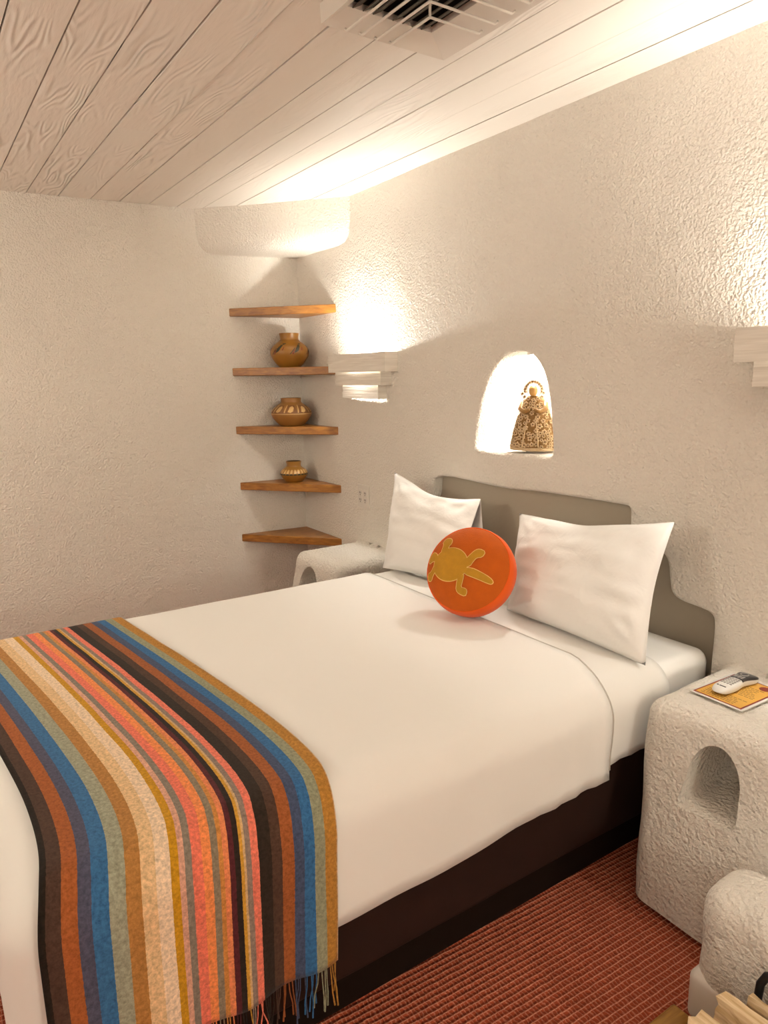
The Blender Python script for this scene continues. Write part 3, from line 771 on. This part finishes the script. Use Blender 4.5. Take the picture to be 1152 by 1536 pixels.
# tall-necked pot with feather motifs (decal u is 0.1 m per radian)
e, dec = pot('clay_pot', (-3.945, 1.968, 1.564), [(.060, 0), (.075, .012), (.108, .055), (.118, .088), (.108, .118), (.080, .142), (.060, .156), (.055, .168), (.056, .182), (.060, .200)], 'pot',
             'tall-necked golden clay pot with black and red feather motifs')
bk, rd, tn = [], [], []
for k in range(6):
    u = -0.314 + .1047 * k + .03
    bk.append([(u - .006, .082), (u + .016, .092), (u + .036, .128), (u + .022, .131), (u + .004, .108)])
    bk.append([(u - .030, .075), (u - .026, .074), (u + .002, .112), (u - .002, .112)])
    rd.append([(u - .018, .076), (u - .009, .074), (u - .001, .100), (u - .006, .102)])
    rd.append([(u + .034, .098), (u + .040, .096), (u + .047, .116), (u + .043, .117)])
    bk.append([(u + .03, .13), (u + .05, .134), (u + .052, .140), (u + .03, .137)])
tag(mk('black_motifs', dec(bk, .0007), 'paint_black', e), kind='stuff'); tag(mk('red_motifs', dec(rd, .0009), 'paint_red', e), kind='stuff')
mk('neck_line', dec(band(.158, .1605), .0007), 'paint_brown', e)
# wide pot with petals
e, dec = pot('clay_pot', (-3.952, 1.968, 1.213), [(.066, 0), (.080, .008), (.113, .045), (.126, .074), (.116, .098), (.090, .122), (.068, .138), (.060, .146), (.062, .168)], 'pot2',
             'wide squat brown clay pot painted with pale petals')
bp_, pt = [], []
for k in range(9):
    u = -0.314 + .0698 * k
    bp_.append([(u + .002, .080), (u + .068, .080), (u + .056, .126), (u + .014, .126)])
    pt.append([(u + .016, .088), (u + .030, .083), (u + .044, .092), (u + .050, .112), (u + .042, .122), (u + .026, .116)])
    pt.append([(u - .004, .083), (u + .002, .083), (u + .010, .128), (u + .005, .129)])
tag(mk('brown_band', dec(bp_, .0006), 'paint_brown', e), kind='stuff'); tag(mk('petal_motifs', dec(pt, .0012), 'paint_tan', e), kind='stuff')
mk('waist_line', dec(band(.073, .0765), .0009), 'paint_tan', e)
# smallest pot
e, dec = pot('clay_pot', (-3.945, 1.966, 0.866), [(.046, 0), (.056, .006), (.079, .034), (.087, .055), (.078, .072), (.056, .088), (.045, .096), (.044, .106), (.048, .128)], 'pot',
             'smallest clay pot with a band of pale feather strokes')
bk, tn = [], []
for k in range(22):
    u = -0.314 + .02856 * k
    tn.append([(u, .058), (u + .016, .058), (u + .019, .078), (u + .009, .082), (u + .002, .078)])
    bk.append([(u - .004, .048), (u + .020, .048), (u + .020, .054), (u + .009, .0575), (u - .004, .054)])
tag(mk('feather_band', dec(tn, .0008), 'paint_tan', e), kind='stuff'); tag(mk('black_scallops', dec(bk, .0007), 'paint_black', e), kind='stuff')

# ------------------------------------------------------------------ stepped wall sconces
def sconce(cx, label):
    e = empty('wall_sconce', (cx, WB, 1.38)); tag(e, label, 'sconce', 'stepped wall sconces above the bed')
    tiers = [(-.288, .288, .080, 1.5265, 1.6245), (-.234, .228, .066, 1.4565, 1.531), (-.181, .180, .052, 1.385, 1.461)]
    for k, (xa, xb, off, z0, z1) in enumerate(tiers):
        t = 0.006; z0 -= 1.38; z1 -= 1.38; y = -off
        pcs = [box((xa, y, z0), (xb, y + t, z1)), box((xa, y + t, z0), (xa + t, 0.006, z1)), box((xb - t, y + t, z0), (xb, 0.006, z1))]
        if k < 2:       # ends closed underneath, so that light leaves only by the slit above the next tier
            na, nb = tiers[k + 1][:2]
            pcs += [box((xa + t, y + t, z0), (na, 0.004, z0 + .004)), box((nb, y + t, z0), (xb - t, 0.004, z0 + .004))]
        else: pcs.append(box((xa + t, y + t, z0), (xb - t, -.0025, z0 + .005)))
        mk('tier_panel', join(*pcs), 'sconce', e, smooth=False)
    bu = lathe([(.0005, -.055), (.012, -.05), (.0165, -.03), (.0165, .03), (.012, .05), (.0005, .055)], 16)
    b_ = mk('bulb', xf(bu, Matrix.Translation((0, -.048, .196)) @ Matrix.Rotation(PI / 2, 4, 'Y')), 'bulb', e)
    mk('lamp_holder', box((-.082, -.064, .180), (-.056, 0.004, .212)), 'white_metal', e, smooth=False)
    return e
sconce(-3.299, 'stepped whitewashed wood sconce glowing beside the corner shelves')
sconce(-0.897, 'stepped whitewashed wood sconce above the nightstand with the remote')

# ------------------------------------------------------------------ straw figurine in the niche
fg = empty('figurine', (-2.140, 2.200, 1.186), rz=math.radians(30)); tag(fg, 'golden robed figurine covered in cream florets standing in the lit niche', 'figurine')
FP = [(.0005, 0), (.098, 0), (.100, .006), (.094, .03), (.084, .08), (.070, .13), (.056, .175), (.045, .205), (.030, .225), (.0005, .228)]
def fr_r(z):
    for (a, b), (c, d) in zip(FP[1:], FP[2:]):
        if b <= z <= d and d > b: return a + (c - a) * (z - b) / (d - b)
    return .03
SQ = 0.62   # depth squash
robe = fmap(lathe(FP, 40), lambda p: Vector((p.x, p.y * SQ, p.z)))
mk('robe', robe, 'gold', fg)
mk('base_band', fmap(lathe([(.099, 0), (.103, .002), (.103, .010), (.098, .013)], 40), lambda p: Vector((p.x, p.y * SQ, p.z))), 'cream', fg)
mk('panel_trim', join(*[tube([(s * .016 * (1 + 1.2 * (1 - t)), -(fr_r(.015 + t * .13) + .002) * SQ, .015 + t * .13) for t in [i / 10 for i in range(11)]], .0026, 6) for s in (-1, 1)]), 'cream', fg)
mk('head', fmap(lathe([(.0005, -.024), (.012, -.02), (.018, -.008), (.0185, .006), (.013, .018), (.0005, .023)], 20), lambda p: p + Vector((-.004, -.014, .248))), 'face', fg)
mk('neck', tube([(-.003, -.008, .215), (-.004, -.012, .238)], .009, 10), 'face', fg)
for s in (-1, 1):
    mk('arm', tube([(s * .046, -.006, .196), (s * .052, -.028, .172), (s * .034, -.046, .162), (s * .010, -.052, .172)], [.013, .012, .010, .008], 8), 'gold', fg)
hal = [(.030 * math.cos(a) - .004, -.002, .252 + .036 * math.sin(a)) for a in [PI * 2 * i / 28 for i in range(29)]]
mk('halo', tube(hal, .0024, 6, False), 'cream', fg)
fl, ce = [], []
def floret(p, n, r):
    n = n.normalized(); a = n.cross(Vector((0, 0, 1))).normalized(); b = n.cross(a)
    for k in range(5):
        g = 2 * PI * k / 5 + p.z * 90
        c = p + (a * math.cos(g) + b * math.sin(g)) * r * .62 + n * .002
        fl.append(xf(lathe([(.0002, -.001), (r * .42, 0), (r * .3, .0022), (.0002, .003)], 6), Matrix.Translation(c) @ n.to_track_quat('Z', 'Y').to_matrix().to_4x4()))
    ce.append(xf(lathe([(r * .36, .001), (r * .28, .004), (.0002, .005)], 6), Matrix.Translation(p) @ n.to_track_quat('Z', 'Y').to_matrix().to_4x4()))
spots = []
for _ in range(5000):
    z = random.uniform(.014, .205); a = random.uniform(-PI, 0.35 if random.random() < .5 else 0.0)
    r0 = fr_r(z); x, y = r0 * math.cos(a), r0 * math.sin(a) * SQ
    if y < 0 and abs(x) < .012 + .014 * (1 - z / .15) and z < .15 and random.random() < .93: continue
    p = Vector((x, y, z))
    if all((p - q).length > .0155 for q in spots):
        spots.append(p); floret(p, Vector((math.cos(a), math.sin(a) / SQ, .35)), random.uniform(.0085, .0125))
for a in [PI * i / 11 for i in range(12)]:
    floret(Vector((.036 * math.cos(a) - .004, -.008, .243 + .042 * math.sin(a))), Vector((math.cos(a) * .3, -1, .2)), .009)
for x, z in [(-.036, .222), (-.02, .214), (0, .21), (.02, .214), (.036, .222), (-.045, .235), (.042, .238)]:
    floret(Vector((x, -.026, z)), Vector((x * 6, -1, .4)), .009)
o = mk('florets', join(*fl), 'cream', fg); o['kind'] = 'stuff'
o = mk('floret_centres', join(*ce), 'gold_dark', fg); o['kind'] = 'stuff'
# recessed lamp in the crown of the niche
nl = empty('niche_lamp', (-2.165, WB + .125, 1.582)); tag(nl, 'small recessed lamp in the crown of the arched niche', 'lamp')
mk('lens', lathe([(.0005, 0), (.034, 0.0), (.034, .004), (.0005, .006)], 20), 'niche_bulb', nl)
mk('trim_ring', lathe([(.034, -.001), (.042, -.001), (.042, .014), (.034, .014), (.034, -.001)], 20), 'white_metal', nl)

# ------------------------------------------------------------------ wall outlet
ot = empty('wall_outlet', (-3.352, WB - 0.003, .835)); tag(ot, 'white double wall outlet plate beside the pillow', 'outlet')
mk('cover_plate', rbox((-.058, -.008, -.066), (.058, .006, .066), .003, .06, 2), 'plastic', ot)
for s in (-1, 1):
    sk = mk('socket', rbox((s * .025 - .017, -.0115, -.040), (s * .025 + .017, -.004, .040), .003, .04, 2), 'plastic', ot)
    sl = []
    for zz in (-.020, .020):
        for xx in (-.006, .006): sl.append(box((s * .025 + xx - .0018, -.0123, zz - .005), (s * .025 + xx + .0018, -.0105, zz + .007)))
        sl.append(box((s * .025 - .003, -.0123, zz - .014), (s * .025 + .003, -.0105, zz - .009)))
    tag(mk('slots', join(*sl), 'slot', sk, smooth=False), kind='stuff')

# ------------------------------------------------------------------ ceiling vent
vt = empty('ceiling_vent', (-1.45, 1.2, 2.40)); tag(vt, 'white framed ceiling vent with dark louvers behind a wire guard', 'vent')
def tov(o): o.parent = vt; o.matrix_parent_inverse = Matrix.Translation((1.45, -1.2, -2.40)); return o
VX0, VX1, VY0, VY1 = -1.772, -1.02, 1.010, 1.416     # outer
IX0, IX1, IY0, IY1 = -1.712, -1.09, 1.055, 1.325     # opening
zc = CEIL - 0.0
def frame_side(o0, o1, i1, i0):
    V = [Vector((*o0, 2.447)), Vector((*o1, 2.447)), Vector((*o1, 2.399)), Vector((*o0, 2.399)), Vector((*i1, 2.428)), Vector((*i0, 2.428)), Vector((*i1, 2.445)), Vector((*i0, 2.445))]
    return V, [(0, 1, 2, 3), (3, 2, 4, 5), (5, 4, 6, 7), (0, 3, 5, 7), (1, 6, 4, 2), (0, 7, 6, 1)]
OO = [(VX0, VY0), (VX1, VY0), (VX1, VY1), (VX0, VY1)]; II = [(IX0, IY0), (IX1, IY0), (IX1, IY1), (IX0, IY1)]
for k in range(4):
    tov(mk('frame_side', frame_side(OO[k], OO[(k + 1) % 4], II[(k + 1) % 4], II[k]), 'white_metal', smooth=False))
tov(mk('cavity', box((IX0 - .01, IY0 - .01, 2.444), (IX1 + .01, IY1 + .01, 2.449)), 'vent_dark', smooth=False))
nl_ = 8
for k in range(nl_):
    yy = IY0 + .015 + (IY1 - IY0 - .02) * k / nl_
    lv = box((IX0, 0, -.0015), (IX1, .030, .0015))
    tov(mk('louver', xf(lv, Matrix.Translation((0, yy, 2.428)) @ Matrix.Rotation(math.radians(28), 4, 'X')), 'louver', smooth=False))
cors = [(-1.585, 1.222), (-1.523, 1.174), (-1.46, 1.126), (-1.40, 1.08)]
zw = 2.394
for cx_, cy_ in cors:
    tov(mk('guard_wire', tube([(VX0 + .006, cy_, 2.402), (VX0 + .016, cy_, zw), (cx_ - .004, cy_, zw), (cx_, cy_ + .004, zw), (cx_, VY1 - .03, zw), (cx_, VY1 - .02, 2.402)], .0034, 8), 'white_metal'))
tov(mk('guard_brace', tube([(cors[0][0], cors[0][1], zw + .005), (cors[-1][0], cors[-1][1], zw + .005)], .0034, 8), 'white_metal'))
for cx_ in (-1.36, -1.29, -1.22, -1.15):
    tov(mk('guard_wire', tube([(cx_, VY0 + .01, 2.402), (cx_, VY0 + .02, zw), (cx_, VY1 - .03, zw), (cx_, VY1 - .02, 2.402)], .0034, 8), 'white_metal'))

# ------------------------------------------------------------------ card and remote on the nightstand
TOPZ = 0.579
cd = empty('information_card', (-1.036, 1.928, TOPZ), rz=math.radians(-2)); tag(cd, 'laminated yellow information card with maroon border under the remote', 'card')
mk('laminate', box((-.082, -.110, 0), (.082, .110, .0015)), 'card_white', cd, smooth=False)
mk('border_print', box((-.074, -.102, .0015), (.074, .102, .0019)), 'card_red', cd, smooth=False)
mk('yellow_print', box((-.069, -.097, .0018), (.069, .097, .0022)), 'card_yel', cd, smooth=False)
tl = []
for k in range(15):
    yy = -.088 + k * .0098
    if 5 <= k <= 6: continue
    w = random.uniform(.75, 1.0)
    x = -.058
    while x < -.058 + .112 * w:
        l = random.uniform(.006, .016); tl.append(box((x, yy, .0021), (min(x + l, .058), yy + .0028, .0024))); x += l + .003
tag(mk('text_lines', join(*tl), 'card_ink', cd, smooth=False), kind='stuff')
mk('emblem', xf(lathe([(.0003, .0024), (.016, .0024), (.016, .0021)], 16), Matrix.Translation((.040, .074, 0))), 'card_red', cd, smooth=False)

rm = empty('remote_control', (-1.052, 1.943, TOPZ + .003), rz=math.radians(-2)); tag(rm, 'pale grey remote control with charcoal top lying on the yellow card', 'remote control')
def rm_w(t):   # half width along the length, t 0..1 from the rear to the front end
    w = .026 - .007 * math.exp(-((t - .60) / .16) ** 2) + .003 * math.exp(-((t - .86) / .12) ** 2)
    return w * (1 - abs(2 * t - 1) ** 7) ** .5 if 0 < t < 1 else .0006
def shell(z0f, z1f, ta, tb, ins, n=26):
    rings = []
    for i in range(n + 1):
        t = ta + (tb - ta) * i / n; w = max(.0006, rm_w(t) - ins); y = -.095 + .19 * t
        zt_ = z1f(t); zb = z0f(t); rg_ = []
        for k in range(14):
            a = 2 * PI * k / 14; ca, sa = math.cos(a), math.sin(a)
            rg_.append(Vector((w * abs(ca) ** .6 * (1 if ca > 0 else -1), y, (zt_ + zb) / 2 + (zt_ - zb) / 2 * abs(sa) ** .6 * (1 if sa > 0 else -1))))
        rings.append(rg_)
    return loft(rings, cap0=True, cap1=True)
zt_f = lambda t: .022 + .006 * math.sin(PI * t) - .012 * abs(2 * t - 1) ** 6
zb_f = lambda t: .0 + .008 * math.exp(-((t - .60) / .2) ** 2) * 0 + .010 * abs(2 * t - 1) ** 6
mk('body', shell(zb_f, zt_f, .004, .996, 0), 'remote_w', rm)
mk('top_panel', shell(lambda t: zt_f(t) - .010, lambda t: zt_f(t) + .0015, .52, .992, -.0006), 'remote_d', rm)
ks = []
for i in range(5):
    for j in range(4):
        t = .24 + i * .055; ks.append(box((-.0165 + j * .0092, -.095 + .19 * t, zt_f(t) - .001), (-.0105 + j * .0092, -.095 + .19 * t + .005, zt_f(t) + .0016)))
tag(mk('keypad', join(*ks), 'remote_key', rm, smooth=False), kind='stuff')
kd = [tube([(.011 * math.cos(a), .045 + .011 * math.sin(a), .0293) for a in [2 * PI * i / 20 for i in range(21)]], .0016, 6, False)]
for i in range(3):
    for j in range(3): kd.append(box((-.013 + j * .010, .008 + i * .007, .027), (-.006 + j * .010, .012 + i * .007, .0305)))
tag(mk('control_ring', join(*kd), 'remote_key', rm), kind='stuff')
t = .14
mk('printed_mark', join(xf(lathe([(.0003, .0008), (.0030, .0008), (.0030, 0)], 12), Matrix.Translation((-.012, -.095 + .19 * t, zt_f(t) - .0003))), box((-.006, -.095 + .19 * t - .0016, zt_f(t) - .001), (.013, -.095 + .19 * t + .0016, zt_f(t) + .0006))), 'remote_d', rm, smooth=False)

# ------------------------------------------------------------------ hearth, threshold, firewood, iron rack
o = mk('hearth_slab', rbox((-0.768, 0.5, -0.01), (0.2, 1.362, 0.012), .004, .2, 2), 'hearth'); tag(o, 'brown hearth slab under the firewood', 'hearth')
o = mk('wood_threshold', rbox((-0.822, 0.4, -0.004), (-0.770, 1.362, 0.020), .008, .2, 3), 'threshold'); tag(o, 'varnished wooden strip between the carpet and the hearth', 'threshold')
def log(start, d, ln, sec, seed, label):
    d = Vector(d).normalized(); s = Vector(start)
    a = d.cross(Vector((0, 0, 1))).normalized(); b = a.cross(d)
    sec2 = resample(sec, .014, True)
    rings = []
    for i in range(15):
        t = i / 14; rg_ = []
        for k, (u, w) in enumerate(sec2):
            g = 1 + .10 * nz((t * 3, k * .7, seed), 1.3, seed); j = .006 * nz((t * 8, k * 2.1, seed), 1.0, seed)
            rg_.append(Vector((t * ln + (.010 * nz((k * 1.3, 0, seed), 1.1) if i in (0, 14) else 0), u * g + j, w * g + j * .5)))
        rings.append(rg_)
    e = empty('firewood_log', s); e.rotation_euler = Matrix((d, -a, b)).transposed().to_euler()
    mk('split_sides', loft(rings), 'log', e, smooth=False)
    mk('cut_end', ([p for p in rings[0]], [tuple(range(len(sec2)))]), 'log_end', e, smooth=False)
    mk('cut_end', ([p for p in rings[-1]], [tuple(range(len(sec2)))]), 'log_end', e, smooth=False)
    tag(e, label, 'firewood', 'split firewood on the hearth')
SCL = 1.45
W1 = [(-.038, -.026), (.036, -.030), (.042, .012), (.006, .034), (-.034, .020)]
W2 = [(-.030, -.032), (.030, -.030), (.012, .032), (-.012, .034)]
W3 = [(-.042, -.020), (.040, -.022), (.028, .022), (-.030, .026)]
W1, W2, W3 = [[(a * SCL, b * SCL) for a, b in w] for w in (W1, W2, W3)]
log((-0.680, 0.955, .062), (1, .0, 0), .42, W1, 1.1, 'stout split log on the hearth slab, farthest from the bench')
log((-0.690, 1.095, .062), (1, .0, 0), .40, W1, 2.1, 'stout split log on the hearth slab, middle of the bottom row')
log((-0.670, 1.235, .062), (1, .0, 0), .42, W1, 2.7, 'stout split log on the hearth slab, next to the bench')
log((-0.660, 1.040, .148), (1, .0, 0), .40, W3, 3.1, 'pale flat split log resting on top of the pile, away from the bench')
WA = [(-.058, -.042), (.056, -.044), (.040, .040), (-.036, .050)]
WB_ = [(-.028, -.048), (.028, -.046), (.014, .050), (-.014, .052)]
WC = [(-.009, -.050), (.009, -.050), (.006, .056), (-.007, .054)]
log((-0.675, 1.188, .160), (1, .0, 0), .38, WA, 4.1, 'pale split log with a square cut end on top of the pile')
log((-0.668, 1.283, .163), (1, .0, 0), .36, WB_, 5.1, 'narrow wedge-shaped log in the top row of the pile')
log((-0.630, 1.326, .164), (1, .0, 0), .34, WC, 6.3, 'thin split slat standing on edge beside the iron hoop')
rk = empty('iron_log_hoop', (-0.575, 1.354, 0.012)); tag(rk, 'black iron hoop of a log holder standing by the bench', 'log holder')
hp = [(-.052, -.004, 0), (-.052, -.004, .19), (-.049, -.004, .225), (-.038, -.004, .252), (-.018, -.004, .266), (.005, -.004, .270), (.22, -.004, .270), (.245, -.004, .262), (.262, -.004, .24), (.266, -.004, .21), (.266, -.004, 0)]
mk('hoop', tube(hp, .0085, 10), 'iron', rk)
mk('crossbar', tube([(-.052, -.004, .03), (.266, -.004, .03)], .006, 8), 'iron', rk)

# ------------------------------------------------------------------ globe fill lights, added out of view to brighten the room
def added_fill_lamp(x, y, label, gm):
    e = empty('added_fill_lamp', (x, y, 0)); tag(e, label, 'lamp', 'added unseen fill lights')
    mk('globe', lathe([(.0005, 1.62)] + [(.17 * math.sin(PI * i / 16), 1.79 - .17 * math.cos(PI * i / 16)) for i in range(1, 16)] + [(.0005, 1.96)], 32), gm, e)
    mk('pole', tube([(0, 0, .02), (0, 0, 1.625)], .012, 10), 'iron', e)
    mk('base', lathe([(.0005, .03), (.02, .03), (.14, .018), (.15, .008), (.15, 0), (.0005, 0)], 28), 'iron', e)
added_fill_lamp(2.7, 0.9, 'added unseen opal globe fill light on a black pole by the hearth side of the room', 'globe')
added_fill_lamp(-2.9, -1.45, 'added unseen opal globe fill light on a black pole opposite the corner shelves', 'globe2')
added_fill_lamp(0.75, -0.95, 'added unseen dim opal globe fill light on a black pole facing the bed side', 'globe3')
